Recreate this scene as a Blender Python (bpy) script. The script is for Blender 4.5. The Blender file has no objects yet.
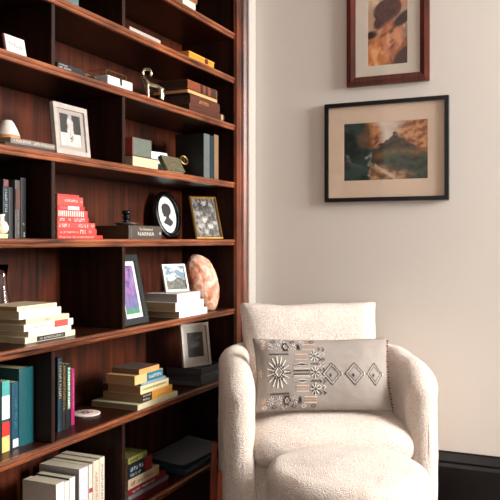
import bpy, bmesh, math, random
from mathutils import Vector, Matrix, noise
random.seed(7)
sc = bpy.context.scene
PI = math.pi
C = sc.collection

# ------------------------------------------------------------ camera, light, exposure
YAW = math.radians(24.4)
CX, CY, CZ = 1.5, 0.0, 1.15
cam_d = bpy.data.cameras.new('camera'); cam = bpy.data.objects.new('camera', cam_d); C.objects.link(cam)
cam.location = (CX, CY, CZ); cam.rotation_euler = (PI/2, 0, YAW)
cam_d.sensor_width = 36; cam_d.lens = 749/500*36; cam_d.shift_y = -0.018
cam_d.clip_start = 0.05
sc.camera = cam
w = bpy.data.worlds.new('world'); sc.world = w; w.use_nodes = True
w.node_tree.nodes['Background'].inputs[0].default_value = (1.0, 0.96, 0.92, 1)
w.node_tree.nodes['Background'].inputs[1].default_value = 0.46
al = bpy.data.lights.new('window_daylight', 'AREA'); al.shape = 'RECTANGLE'; al.size = 1.1; al.size_y = 1.4
al.energy = 185; al.color = (1.0, 0.985, 0.975)
alo = bpy.data.objects.new('window_daylight', al); C.objects.link(alo)
alo.location = (4.5, 2.68, 2.15); alo.rotation_euler = (0, math.radians(90), 0)
alo.rotation_euler = (Vector((0.0, 2.6, 0.95)) - alo.location).to_track_quat('-Z', 'Y').to_euler()
sc.view_settings.view_transform = 'Standard'; sc.view_settings.look = 'None'
sc.view_settings.gamma = 1; sc.view_settings.use_curve_mapping = False
sc.view_settings.exposure = 0.86

# ------------------------------------------------------------ helpers
def lin(h):
    if isinstance(h, tuple): return h
    h = h.lstrip('#'); r = []
    for i in (0, 2, 4):
        c = int(h[i:i+2], 16)/255; r.append(c/12.92 if c <= .04045 else ((c+.055)/1.055)**2.4)
    return tuple(r)
def ratio(u):
    k = (u-250)/749
    return (-math.sin(YAW)+k*math.cos(YAW)), (math.cos(YAW)+k*math.sin(YAW))
def yy(u, x=0.0):          # y on the upright plane x, seen in column u
    a, b = ratio(u); return (x-CX)/a*b
def zz(u, v, x=0.0):       # height on the upright plane x
    a, b = ratio(u); return CZ+(241-v)*((x-CX)/a)/749
def cw(xc, Z):             # camera-aligned floor coordinates -> world
    return (CX - math.sin(YAW)*Z + math.cos(YAW)*xc, math.cos(YAW)*Z + math.sin(YAW)*xc)

MATS = {}
def nodes(name):
    m = bpy.data.materials.new(name); m.use_nodes = True
    nt = m.node_tree; return m, nt, nt.nodes['Principled BSDF']
def mat(hexc, rough=.5, metal=0, bump=0, bscale=60, var=0.08, coat=0):
    key = ('m', hexc, rough, metal, bump, bscale, var, coat)
    if key in MATS: return MATS[key]
    m, nt, b = nodes('paint_'+str(hexc)); c = lin(hexc)
    tc = nt.nodes.new('ShaderNodeTexCoord'); n = nt.nodes.new('ShaderNodeTexNoise')
    n.inputs['Scale'].default_value = bscale; n.inputs['Detail'].default_value = 4
    nt.links.new(tc.outputs['Object'], n.inputs['Vector'])
    r = nt.nodes.new('ShaderNodeValToRGB')
    r.color_ramp.elements[0].position = .3; r.color_ramp.elements[1].position = .7
    r.color_ramp.elements[0].color = tuple(x*(1-var) for x in c)+(1,)
    r.color_ramp.elements[1].color = tuple(min(1, x*(1+var)) for x in c)+(1,)
    nt.links.new(n.outputs['Fac'], r.inputs['Fac']); nt.links.new(r.outputs['Color'], b.inputs['Base Color'])
    b.inputs['Roughness'].default_value = rough; b.inputs['Metallic'].default_value = metal
    if coat: b.inputs['Coat Weight'].default_value = coat; b.inputs['Coat Roughness'].default_value = .2
    if bump:
        bp = nt.nodes.new('ShaderNodeBump'); bp.inputs['Strength'].default_value = bump; bp.inputs['Distance'].default_value = .002
        nt.links.new(n.outputs['Fac'], bp.inputs['Height']); nt.links.new(bp.outputs['Normal'], b.inputs['Normal'])
    MATS[key] = m; return m
def wood(axis, dark='#2e1009', light='#8a3c22', rough=.36, sc_=1.0, coat=.35):
    key = ('w', axis, dark, light, rough, sc_)
    if key in MATS: return MATS[key]
    m, nt, b = nodes('wood_'+axis)
    tc = nt.nodes.new('ShaderNodeTexCoord'); mp = nt.nodes.new('ShaderNodeMapping')
    s = {'x': (1.6, 26, 26), 'y': (26, 1.6, 26), 'z': (26, 26, 1.6)}[axis]
    mp.inputs['Scale'].default_value = tuple(q*sc_ for q in s)
    nt.links.new(tc.outputs['Object'], mp.inputs['Vector'])
    n = nt.nodes.new('ShaderNodeTexNoise'); n.inputs['Scale'].default_value = 1.6; n.inputs['Detail'].default_value = 8
    n.inputs['Roughness'].default_value = .62; n.inputs['Distortion'].default_value = .7
    nt.links.new(mp.outputs['Vector'], n.inputs['Vector'])
    n2 = nt.nodes.new('ShaderNodeTexNoise'); n2.inputs['Scale'].default_value = 4.5; n2.inputs['Detail'].default_value = 2
    nt.links.new(tc.outputs['Object'], n2.inputs['Vector'])
    ad = nt.nodes.new('ShaderNodeMath'); ad.operation = 'MULTIPLY_ADD'; ad.inputs[1].default_value = .55
    nt.links.new(n2.outputs['Fac'], ad.inputs[0])
    sb = nt.nodes.new('ShaderNodeMath'); sb.operation = 'SUBTRACT'; sb.inputs[1].default_value = .27
    nt.links.new(n.outputs['Fac'], sb.inputs[0]); nt.links.new(sb.outputs[0], ad.inputs[2])
    r = nt.nodes.new('ShaderNodeValToRGB')
    r.color_ramp.elements[0].position = .3; r.color_ramp.elements[0].color = lin(dark)+(1,)
    r.color_ramp.elements[1].position = .75; r.color_ramp.elements[1].color = lin(light)+(1,)
    e = r.color_ramp.elements.new(.5)
    e.color = tuple((p*.5+q*.42) for p, q in zip(lin(dark), lin(light)))+(1,)
    nt.links.new(ad.outputs[0], r.inputs['Fac']); nt.links.new(r.outputs['Color'], b.inputs['Base Color'])
    b.inputs['Roughness'].default_value = rough; b.inputs['Coat Weight'].default_value = coat; b.inputs['Coat Roughness'].default_value = .25
    b.inputs['Specular IOR Level'].default_value = .5 if coat >= .3 else .22
    bp = nt.nodes.new('ShaderNodeBump'); bp.inputs['Strength'].default_value = .25; bp.inputs['Distance'].default_value = .001
    nt.links.new(n.outputs['Fac'], bp.inputs['Height']); nt.links.new(bp.outputs['Normal'], b.inputs['Normal'])
    MATS[key] = m; return m
def pages_mat(hexc='#d9c7a4'):
    key = ('p', hexc)
    if key in MATS: return MATS[key]
    m, nt, b = nodes('pages_'+hexc); c = lin(hexc)
    tc = nt.nodes.new('ShaderNodeTexCoord'); mp = nt.nodes.new('ShaderNodeMapping'); mp.inputs['Scale'].default_value = (4, 4, 900)
    n = nt.nodes.new('ShaderNodeTexNoise'); n.inputs['Scale'].default_value = 1; n.inputs['Detail'].default_value = 2
    nt.links.new(tc.outputs['Object'], mp.inputs['Vector']); nt.links.new(mp.outputs['Vector'], n.inputs['Vector'])
    r = nt.nodes.new('ShaderNodeValToRGB'); r.color_ramp.elements[0].position = .35; r.color_ramp.elements[1].position = .65
    r.color_ramp.elements[0].color = tuple(x*.72 for x in c)+(1,); r.color_ramp.elements[1].color = c+(1,)
    nt.links.new(n.outputs['Fac'], r.inputs['Fac']); nt.links.new(r.outputs['Color'], b.inputs['Base Color'])
    b.inputs['Roughness'].default_value = .85
    MATS[key] = m; return m
def boucle(name, hexa, hexb, scale=190):
    m, nt, b = nodes(name)
    tc = nt.nodes.new('ShaderNodeTexCoord'); v = nt.nodes.new('ShaderNodeTexVoronoi'); v.inputs['Scale'].default_value = scale
    n = nt.nodes.new('ShaderNodeTexNoise'); n.inputs['Scale'].default_value = scale*.45; n.inputs['Detail'].default_value = 5
    n.inputs['Distortion'].default_value = 1.2
    nt.links.new(tc.outputs['Object'], v.inputs['Vector']); nt.links.new(tc.outputs['Object'], n.inputs['Vector'])
    a = nt.nodes.new('ShaderNodeMath'); a.operation = 'MULTIPLY_ADD'; a.inputs[1].default_value = -.5
    nt.links.new(v.outputs['Distance'], a.inputs[0]); nt.links.new(n.outputs['Fac'], a.inputs[2])
    r = nt.nodes.new('ShaderNodeValToRGB'); r.color_ramp.elements[0].position = .1; r.color_ramp.elements[1].position = .5
    r.color_ramp.elements[0].color = lin(hexa)+(1,); r.color_ramp.elements[1].color = lin(hexb)+(1,)
    nt.links.new(a.outputs[0], r.inputs['Fac']); nt.links.new(r.outputs['Color'], b.inputs['Base Color'])
    b.inputs['Roughness'].default_value = .95; b.inputs['Sheen Weight'].default_value = .25; b.inputs['Sheen Roughness'].default_value = .5
    bp = nt.nodes.new('ShaderNodeBump'); bp.inputs['Strength'].default_value = .85; bp.inputs['Distance'].default_value = .005
    nt.links.new(a.outputs[0], bp.inputs['Height']); nt.links.new(bp.outputs['Normal'], b.inputs['Normal'])
    return m
def glass_mat():
    if 'glass' in MATS: return MATS['glass']
    m = bpy.data.materials.new('pane_glass'); m.use_nodes = True; nt = m.node_tree; nt.nodes.clear()
    o = nt.nodes.new('ShaderNodeOutputMaterial'); mx = nt.nodes.new('ShaderNodeMixShader')
    t = nt.nodes.new('ShaderNodeBsdfTransparent'); g = nt.nodes.new('ShaderNodeBsdfGlossy'); g.inputs['Roughness'].default_value = .03
    f = nt.nodes.new('ShaderNodeValue'); f.outputs[0].default_value = .035
    nt.links.new(f.outputs[0], mx.inputs[0]); nt.links.new(t.outputs[0], mx.inputs[1]); nt.links.new(g.outputs[0], mx.inputs[2])
    nt.links.new(mx.outputs[0], o.inputs[0]); MATS['glass'] = m; return m
def attr_mat():
    if 'attr' in MATS: return MATS['attr']
    m, nt, b = nodes('printed_picture'); a = nt.nodes.new('ShaderNodeAttribute'); a.attribute_name = 'Col'
    nt.links.new(a.outputs['Color'], b.inputs['Base Color']); b.inputs['Roughness'].default_value = .5
    MATS['attr'] = m; return m

def finish(name, me, m, parent=None, smooth=False):
    o = bpy.data.objects.new(name, me); C.objects.link(o)
    if m is not None: me.materials.append(m)
    if smooth:
        for p in me.polygons: p.use_smooth = True
    if parent is not None: o.parent = parent
    return o
def obj(name, bm, m, parent=None, smooth=False):
    bmesh.ops.recalc_face_normals(bm, faces=bm.faces)
    me = bpy.data.meshes.new(name); bm.to_mesh(me); bm.free(); return finish(name, me, m, parent, smooth)
def tag(o, label=None, cat=None, group=None, kind=None):
    if label: o['label'] = label
    if cat: o['category'] = cat
    if group: o['group'] = group
    if kind: o['kind'] = kind
    return o
def thing(name, label, cat, loc=(0, 0, 0), rz=0, group=None, rx=0):
    o = bpy.data.objects.new(name, None); C.objects.link(o); o.empty_display_size = .02
    o.location = loc; o.rotation_euler = (rx, 0, rz); return tag(o, label, cat, group)
def bx(bm, x0, x1, y0, y1, z0, z1, bev=0, seg=1):
    r = bmesh.ops.create_cube(bm, size=1)
    for v in r['verts']:
        v.co = Vector((x0+(v.co.x+.5)*(x1-x0), y0+(v.co.y+.5)*(y1-y0), z0+(v.co.z+.5)*(z1-z0)))
    if bev:
        es = list({e for v in r['verts'] for e in v.link_edges})
        bmesh.ops.bevel(bm, geom=es, offset=bev, segments=seg, affect='EDGES', profile=.5)
def nb(): return bmesh.new()
def box(name, dims, m, parent=None, bev=0, seg=1):
    bm = nb(); bx(bm, *dims, bev=bev, seg=seg); return obj(name, bm, m, parent)
def prism(bm, pts, a0, a1, axis='y'):
    """extrude a closed outline along an axis; pts are (p,q) in the other two"""
    def mk(p, q, a): return {'y': (p, a, q), 'x': (a, p, q), 'z': (p, q, a)}[axis]
    A = [bm.verts.new(mk(p, q, a0)) for p, q in pts]; B = [bm.verts.new(mk(p, q, a1)) for p, q in pts]
    n = len(pts)
    for i in range(n): bm.faces.new((A[i], A[(i+1) % n], B[(i+1) % n], B[i]))
    bm.faces.new(A); bm.faces.new(B[::-1])
def lathe(bm, prof, n=40, c=(0, 0, 0), cap=True):
    rings = []
    for r, z in prof:
        rings.append([bm.verts.new((c[0]+r*math.cos(2*PI*i/n), c[1]+r*math.sin(2*PI*i/n), c[2]+z)) for i in range(n)])
    for a, b in zip(rings, rings[1:]):
        for i in range(n): bm.faces.new((a[i], a[(i+1) % n], b[(i+1) % n], b[i]))
    if cap: bm.faces.new(rings[0][::-1]); bm.faces.new(rings[-1])
def tube(bm, pts, r, n=6):
    pts = [Vector(p) for p in pts]; rings = []
    for i, p in enumerate(pts):
        d = (pts[min(i+1, len(pts)-1)]-pts[max(i-1, 0)]).normalized()
        a = d.orthogonal().normalized(); b = d.cross(a)
        if rings:
            pa = last; a = (pa - d*pa.dot(d)).normalized(); b = d.cross(a)
        last = a; rr = r[i] if isinstance(r, (list, tuple)) else r
        rings.append([bm.verts.new(p+a*rr*math.cos(2*PI*k/n)+b*rr*math.sin(2*PI*k/n)) for k in range(n)])
    for A, B in zip(rings, rings[1:]):
        for k in range(n): bm.faces.new((A[k], A[(k+1) % n], B[(k+1) % n], B[k]))
    bm.faces.new(rings[0][::-1]); bm.faces.new(rings[-1])
def eval_mesh(o, name):
    bpy.context.view_layer.update()
    dg = bpy.context.evaluated_depsgraph_get(); me = bpy.data.meshes.new_from_object(o.evaluated_get(dg))
    me.name = name; bpy.data.objects.remove(o, do_unlink=True); me.materials.clear(); return me
def skin(name, verts, edges, radii, m, parent=None, levels=2, root=0):
    me = bpy.data.meshes.new(name); me.from_pydata(verts, edges, [])
    o = bpy.data.objects.new(name, me); C.objects.link(o)
    md = o.modifiers.new('skin', 'SKIN'); md.use_smooth_shade = True
    for i, v in enumerate(me.skin_vertices[0].data):
        v.radius = (radii[i], radii[i]); v.use_root = (i == root)
    s = o.modifiers.new('sub', 'SUBSURF'); s.levels = levels; s.render_levels = levels
    return finish(name, eval_mesh(o, name), m, parent, True)
def text_obj(name, s, size, m, parent, loc, rot, extr=.0003):
    cu = bpy.data.curves.new(name, 'FONT'); cu.body = s; cu.size = size; cu.extrude = extr
    cu.align_x = 'CENTER'; cu.align_y = 'CENTER'; cu.resolution_u = 3
    o = bpy.data.objects.new(name, cu); C.objects.link(o)
    t = finish(name, eval_mesh(o, name), m, parent); t.location = loc; t.rotation_euler = rot; return t
def picture(name, w, h, fn, parent, y=0, n=64, x0=None, z0=0):
    """printed image: a grid facing -Y with one colour per vertex"""
    nx = n; nz = max(8, int(n*h/w)); vs = []; cols = []; x0 = -w/2 if x0 is None else x0
    for j in range(nz+1):
        for i in range(nx+1):
            vs.append((x0+w*i/nx, y, z0+h*j/nz)); cols.append(fn(i/nx, j/nz))
    fs = [(j*(nx+1)+i, j*(nx+1)+i+1, (j+1)*(nx+1)+i+1, (j+1)*(nx+1)+i) for j in range(nz) for i in range(nx)]
    me = bpy.data.meshes.new(name); me.from_pydata(vs, [], fs)
    at = me.color_attributes.new('Col', 'FLOAT_COLOR', 'POINT')
    for i, c in enumerate(cols): at.data[i].color = (c[0], c[1], c[2], 1)
    return finish(name, me, attr_mat(), parent)

# ------------------------------------------------------------ the room
wall_m = mat('#dcd5cc', .75, bump=.25, bscale=220, var=.015)
WY = 3.35
def struct(name, dims, m, bev=0):
    return tag(box(name, dims, m, bev=bev), kind='structure')
struct('floor', (-.6, 4.9, -2.6, 3.6, -.05, 0), wood('y', '#1d0e08', '#57301b', .4, .7))
struct('wall_back', (-.6, 4.5, WY, WY+.12, 0, 2.9), wall_m)
struct('ceiling', (-.6, 4.6, -2.6, 3.5, 2.9, 3.0), mat('#e6e0d8', .85))
bm = nb(); bx(bm, -.36, -.0, 3.243, WY, 0, 2.9); bx(bm, -.46, -.36, -2.6, WY, 0, 2.9); bx(bm, -.36, 0, -2.6, .82, 0, 2.9)
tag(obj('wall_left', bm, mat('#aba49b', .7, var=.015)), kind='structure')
struct('trim_1', (0.0005, .012, 3.2765, 3.3495, .231, 2.9), mat('#b5afa6', .5, var=.01), .003)
bm = nb()
bx(bm, 4.4, 4.5, -2.6, 2.03, 0, 2.9); bx(bm, 4.4, 4.5, 3.28, WY, 0, 2.9)
bx(bm, 4.4, 4.5, 2.03, 3.28, 0, 1.05); bx(bm, 4.4, 4.5, 2.03, 3.28, 2.8, 2.9)
tag(obj('wall_right', bm, wall_m), kind='structure')
wf = bpy.data.objects.new('window_1', None); C.objects.link(wf); tag(wf, kind='structure'); wf.location = (4.4, 2.655, 1.05)
bm = nb(); wm = mat('#efebe4', .4)
bx(bm, -.02, .07, -.625, -.565, 0, 1.75); bx(bm, -.02, .07, .565, .625, 0, 1.75)
bx(bm, -.02, .07, -.565, .565, 0, .06); bx(bm, -.02, .07, -.565, .565, 1.69, 1.75); bx(bm, 0, .04, -.565, .565, .86, .90)
obj('window_frame', bm, wm, wf)
box('window_sill', (-.09, -.0, -.66, .66, -.03, .0), wm, wf, .004)
# black baseboards with a moulded cap
blk = mat('#0b0c0e', .35, var=.1)
def base(name, a0, a1, axis):
    pr = [(0, 0), (.022, 0), (.022, .165), (.017, .180), (.019, .190), (.012, .207), (.006, .222), (.006, .23), (0, .23)]
    bm = nb()
    if axis == 'x': prism(bm, [(WY-p, q) for p, q in pr], a0, a1, 'x')
    else: prism(bm, pr, a0, a1, 'y')
    tag(obj(name, bm, blk), kind='structure')
base('baseboard_back', .023, 4.38, 'x'); base('baseboard_left', 3.262, 3.349, 'y')

# ------------------------------------------------------------ built-in bookcase
TOP = {0: 2.32, 1: 2.114, 2: 1.908, 3: 1.690, 4: 1.423, 5: 1.157, 6: .838, 7: .528, 8: .18}
TH = .026
Y0, Y1, YD1, YD2 = .93, 3.135, 1.853, 2.237
bc = thing('bookcase', 'tall dark reddish-brown wooden bookcase filling the left wall', 'bookcase', (0, 2.08, 0))
def bcobj(name, bm, m): o = obj(name, bm, m, bc); o.location = (0, -2.08, 0); return o
wy_lit, wz_shade = wood('y', '#36140a', '#b0663f'), wood('z', '#080301', '#371507', .5, 1.0, .12)  # one wood: lit tone painted on the edges, shaded tone on dividers and sides
wy_shade = wood('y', '#0c0402', '#42190a', .4, 1.0, .1)  # shelf boards coloured darker to hold the shade between shelves
wback = wood('z', '#0d0401', '#62290e', .55, .6, .1)  # recess shade painted into the back panel as well
for k, t in TOP.items():
    bm = nb(); b = t-TH
    prism(bm, [(-.28, b), (-.0145, b), (-.0145, t), (-.28, t)], Y0, Y1, 'y'); sh = bcobj('shelf', bm, wy_shade)
    bm = nb(); pr = [(-.0142, b-.001), (-.004, b), (-.001, b+.004), (0, b+.007), (-.004, b+.0085), (-.004, b+.0105), (0, b+.013),
          (.003, b+.018), (.002, b+.023), (-.002, t), (-.0142, t)]
    prism(bm, pr, Y0, Y1, 'y'); o = obj('edge_moulding', bm, wy_lit, sh)
for hi, lo, y in [(7, 8, YD2), (6, 7, YD1), (5, 6, YD2), (4, 5, YD1), (3, 4, YD2), (2, 3, YD1), (1, 2, YD2), (0, 1, YD1)]:
    bm = nb(); bx(bm, -.28, -.006, y-.009, y+.009, TOP[lo]+.0002, TOP[hi]-TH-.0002, .002); bcobj('divider', bm, wz_shade)
bm = nb(); bx(bm, -.295, -.2805, Y0-.03, Y1+.03, 0, 2.7)
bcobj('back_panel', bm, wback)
for y in (Y0-.03, Y1+.0005):
    bm = nb(); bx(bm, -.28, -.004, y, y+.03, 0, 2.7); bcobj('side_panel', bm, wz_shade)
bm = nb()   # right stile, stepped and moulded
prism(bm, [(-.003, Y1-.004), (.012, Y1-.002), (.014, Y1+.030), (.009, Y1+.034), (.009, Y1+.046), (.022, Y1+.052), (.030, Y1+.066),
           (.030, Y1+.082), (.022, Y1+.096), (.014, Y1+.1), (.001, Y1+.104), (-.003, Y1+.104)], 0.0, 2.7, 'z')
bcobj('stile', bm, wood('z', '#220a04', '#7f3d1f', .36, 1.0, .3))
bm = nb(); bx(bm, -.003, .014, Y0-.1, Y0+.004, 0, 2.7, .002); bcobj('stile', bm, wz_shade)
bm = nb(); bx(bm, -.28, -.02, Y0, Y1, 0.0, TOP[8]-TH-.001); bcobj('plinth', bm, wz_shade)
bm = nb(); prism(bm, [(-.29, 2.7), (.02, 2.7), (.03, 2.74), (.07, 2.78), (.07, 2.8), (-.29, 2.8)], Y0-.1, Y1+.104, 'y'); bcobj('cornice', bm, wy_lit)

# ------------------------------------------------------------ books
def marks_bm(bm, specs, L, t, x, seed):
    rnd = random.Random(seed)
    for a, b, lo, hi in specs:
        y = a*L; z0, z1 = lo*t, hi*t; hgt = z1-z0
        while y < b*L:
            wd = rnd.uniform(.25, .75)*hgt
            k = rnd.random()
            if k < .12: y += hgt*.6; continue
            q = z0 + (0 if rnd.random() < .7 else hgt*.0)
            if k < .45:
                bx(bm, x, x+.0003, y, y+wd*.3, q, z1); bx(bm, x, x+.0003, y+wd*.3, min(y+wd, b*L), z1-hgt*.28, z1)
            elif k < .75:
                bx(bm, x, x+.0003, y, min(y+wd, b*L), q, q+hgt*.26); bx(bm, x, x+.0003, y+wd*.4, y+wd*.7, q+hgt*.26, z1)
            else: bx(bm, x, x+.0003, y, y+wd*.4, q, z1)
            y += wd+hgt*.22
_seed = [0]
def book(label, loc, L, t, W=.13, cover='#d8cdb8', pages='#cdb88f', hard=False, group=None, stand=False, fore=False,
         title=None, tcol='#333333', blocks=(), rz=0, lean=0, name='book', spine=None):
    """spine faces local +X, length runs along local +Y (lying) or up (standing)"""
    _seed[0] += 1
    x, y, z = loc
    if stand: e = thing(name, label, 'book', (x, y+t, z), rz, group, rx=PI/2+lean)
    else: e = thing(name, label, 'book', loc, rz, group)
    bt = .0028 if hard else .0009; ins = .003 if hard else .0006
    cm = mat(cover, .42, bump=.1, bscale=150, var=.07)
    bm = nb()
    bx(bm, -W, 0, 0, L, 0, bt); bx(bm, -W, 0, 0, L, t-bt, t)
    if fore: bx(bm, -W, -W+bt, 0, L, bt, t-bt)
    elif spine is None:
        prism(bm, [(-bt, bt), (-.0002, bt), (.0008 if hard else .0002, t*.25), (.0014 if hard else .0003, t*.5), (.0008 if hard else .0002, t*.75), (-.0002, t-bt), (-bt, t-bt)], 0, L, 'y')
    obj('cover', bm, cm, e)
    if spine is not None and not fore:
        box('spine', (-bt, .0006, 0, L, bt*.3, t-bt*.3), mat(spine, .4, var=.05), e)
    bm = nb()
    if fore: bx(bm, -W+bt, -ins, ins, L-ins, bt, t-bt)
    else: bx(bm, -W+ins, -bt-.0002, ins, L-ins, bt, t-bt)
    obj('page_block', bm, pages_mat(pages), e)
    for (a, b, lo, hi, col) in blocks:
        box('spine_label', (.0006, .0019, a*L, b*L, lo*t, hi*t), mat(col, .45), e)
    if title:
        bm = nb(); marks_bm(bm, title, L, t, .0021, _seed[0]); obj('title', bm, mat(tcol, .5, var=0), e)
    return e
def stack(xf, z0, items, group):
    z = z0+.0003
    for it in items:
        d = dict(it); u0, u1, t = d.pop('u0'), d.pop('u1'), d.pop('t'); lab = d.pop('label'); x = xf+d.pop('dx', 0)
        y0 = yy(u0, x); book(lab, (x, y0, z), yy(u1, x)-y0, t, group=group, **d); z += t+.0003
    return z

# lying stack on the left, sixth shelf
g = 'paperbacks stacked flat on the shelf left of the purple picture'
stack(-.055, TOP[6], [
  dict(u0=25, u1=75, t=.0185, cover='#ded0b4', blocks=[(.22, .78, .12, .88, '#1c1d1f')], title=[(.27, .73, .32, .66)], tcol='#cfc9bb', label='cream paperback with a black title band, bottom of the leftmost stack'),
  dict(u0=28.5, u1=71, t=.018, cover='#e9e3d2', title=[(.12, .3, .35, .6), (.88, .93, .3, .7)], tcol='#b3a78f', label='plain off-white paperback second from the bottom of the leftmost stack'),
  dict(u0=24, u1=73, t=.0205, cover='#efece4', blocks=[(.60, .88, .0, 1.0, '#d14f44')], title=[(.06, .52, .34, .62)], tcol='#777777', label='white paperback with a red block on its spine in the leftmost stack'),
  dict(u0=26, u1=69, t=.017, cover='#dfc9a8', pages='#b99a6a', title=[(.4, .52, .3, .7)], tcol='#b08b60', label='tan paperback lying just above the white book with the red block'),
  dict(u0=19, u1=61, t=.025, cover='#efe9dc', title=[(.1, .16, .35, .6), (.3, .8, .42, .58)], tcol='#b9b0a0', label='thick white paperback second from the top of the leftmost stack'),
  dict(u0=17, u1=56.5, t=.0145, cover='#d8c4a0', pages='#a98658', spine='#eedfbe', title=[(.08, .2, .3, .7), (.35, .9, .38, .62)], tcol='#c79a55', label='thin yellowish paperback on top of the leftmost stack'),
], g)

# three white books under the little photo
g = 'white books under the small landscape photo'
ztop_w = stack(-.008, TOP[6], [
  dict(u0=179.2, u1=207, t=.0275, W=.15, cover='#e8e2d8', spine='#f4f2ee', pages='#b99d77', title=[(.78, .86, .2, .8)], tcol='#222222', label='white hardback at the bottom of the three-book stack below the small photo'),
  dict(u0=175.5, u1=203.5, t=.036, W=.15, cover='#e8e2d8', spine='#f4f2ee', pages='#b3946b', title=[(.45, .68, .42, .56)], tcol='#b4753c', label='thick white book with a small orange title, middle of three'),
  dict(u0=177, u1=200, t=.034, W=.15, cover='#dad5cd', spine='#f2efea', pages='#a8a09a', label='white book on top of the three, directly under the small photo'),
], g)

# red pile
g = 'red books piled against the divider on the shelf with the oval silhouette'
R_ = '#cf3a34'
zr = stack(-.02, TOP[5], [
  dict(u0=57.5, u1=102.6, t=.0115, W=.16, cover='#c8332f', title=[(.02, .78, .25, .7)], tcol='#f0c9bd', label='longest red book at the very bottom of the red pile'),
  dict(u0=57.5, u1=96.5, t=.0215, W=.15, cover='#d23c33', title=[(.05, .5, .3, .55), (.55, .68, .2, .8), (.78, .88, .3, .75)], tcol='#f2d0c4', label='second red book from the bottom, pale title and round emblem'),
  dict(u0=57.5, u1=95, t=.0185, W=.15, cover='#cf4a44', title=[(.03, .28, .2, .75), (.5, .8, .2, .75), (.88, .96, .3, .7)], tcol='#f8e6df', label='red book with two bold white title words, third from pile bottom'),
  dict(u0=57.5, u1=88.5, t=.017, W=.14, cover='#cb3d38', title=[(.05, .2, .25, .75), (.3, .42, .3, .7), (.5, .85, .2, .8)], tcol='#f4ded6', label='red book lying right below the striped one'),
  dict(u0=57.5, u1=87.5, t=.0215, W=.14, cover='#cc4640', blocks=[(.02+i*.062, .045+i*.062, .08, .92, '#f2e4dc') for i in range(14)], label='red book with a row of white upright stripes on its spine'),
  dict(u0=57.5, u1=84.5, t=.014, W=.14, cover='#c22d33', blocks=[(.36, .78, .1, .9, '#f3e9e1')], title=[(.05, .3, .25, .7)], tcol='#e9a99c', label='dark red book with a white label, above the striped one'),
  dict(u0=57.5, u1=83, t=.029, W=.14, cover='#d04b42', title=[(.25, .75, .42, .66), (.88, .93, .4, .6)], tcol='#f7e1d8', label='thick coral red book second from the top of the red pile'),
  dict(u0=57.5, u1=79, t=.0065, W=.13, cover='#c9403a', label='very thin red booklet on top of the red pile'),
], g)
# boxed volume with the candlestick on it
xb = -.02; y0 = yy(128.5, xb); Ln = yy(161.5, xb)-y0
nar = book('thick grey-brown boxed volume under the pewter candlestick, left of the oval silhouette', (xb, y0, TOP[5]+.0003), Ln, .0495, W=.19,
           cover='#4a423c', pages='#5d3a22', hard=True, blocks=[])
whm = mat('#d8d0c4', .5, var=0)
RS = (PI/2, 0, PI/2)
text_obj('title', 'The Chronicles of', .0125, whm, nar, (.0022, Ln*.5, .036), RS)
o = text_obj('title', 'NARNIA', .021, whm, nar, (.0022, Ln*.5, .0185), RS); o.scale = (1.45, 1, 1)
bm = nb(); bx(bm, .0015, .0021, Ln*.93, Ln*.955, .016, .027); bx(bm, .0015, .0021, Ln*.915, Ln*.97, .019, .024); obj('emblem', bm, whm, nar)
bm = nb()
for i in range(7): bx(bm, .0015, .0021, Ln*.06, Ln*.075, .006+i*.0056, .0095+i*.0056)
obj('side_lettering', bm, mat('#8b8176', .5), nar)

# leather volumes, top right
g = 'old leather books stacked on the shelf with the brass ibex'
stack(-.008, TOP[3], [
  dict(u0=189, u1=224, t=.030, W=.17, cover='#4a2317', hard=True, pages='#3a2a20', blocks=[(.9, .96, .1, .9, '#b09a78')], label='dark brown leather volume at the bottom of the old book stack'),
  dict(u0=190, u1=219.5, t=.040, W=.16, cover='#52281a', hard=True, pages='#4a3526', title=[(.28, .6, .3, .62)], tcol='#b98c55', label='brown leather volume with gold lettering in the old book stack'),
  dict(u0=188, u1=218, t=.020, W=.17, cover='#2b1a12', hard=True, fore=True, pages='#e0a468', label='old book with its orange-tan page edges facing out, second from stack top'),
  dict(u0=187.5, u1=217, t=.036, W=.15, cover='#7a3a20', hard=True, pages='#3a2417', blocks=[(.42, .5, 0, 1, '#241512'), (.6, .66, 0, 1, '#241512'), (.78, .95, 0, 1, '#33201a')], label='rust brown ribbed leather volume on top of the old book stack'),
], g)

# bottom-shelf standing row
g = 'pale books standing on the bottom shelf'
row = [(56, 64, .195, '#d9d1c0', '#efe9de', 'cream book at the left end of the bottom row', None),
       (64.3, 69, .19, '#cfc4b0', '#e7e0d2', 'slim cream book second from the left in the bottom row', None),
       (69.3, 75, .195, '#1f3b38', '#dfe0d8', 'book with dark green cover and whitish spine in the bottom row', (.05, .3)),
       (79, 88, .213, '#b9b2b0', '#cfccd6', 'tall grey-white book with small dark marks in the bottom row', (.1, .5)),
       (88.5, 92.5, .21, '#c9bfae', '#d8cfc0', 'narrow beige book with a red band in the bottom row', None),
       (93, 99, .215, '#c6b8a2', '#d7c8b2', 'beige book with reddish lettering second from right in bottom row', (.2, .8)),
       (99.2, 104.5, .218, '#bfb09b', '#dccfbb', 'beige book with black lettering at the right end of the bottom row', (.3, .9))]
for i, (a, b, h, c1, c2, lab, tt) in enumerate(row):
    x = -.045 if i != 3 else -.04
    t = yy(b, x)-yy(a, x)-.0006
    book(lab, (x, yy(a, x), TOP[8]+.0003), h, t, W=.135 if i < 3 else .165, cover=c1, spine=c2, pages='#d8cbb0', stand=True, group=g,
         title=[(tt[0], tt[1], .35, .65)] if tt else None, tcol='#8a3b34' if i == 5 else '#2b2b2e',
         blocks=[(.55, .62, .1, .9, '#a8323a')] if i == 4 else ())
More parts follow.
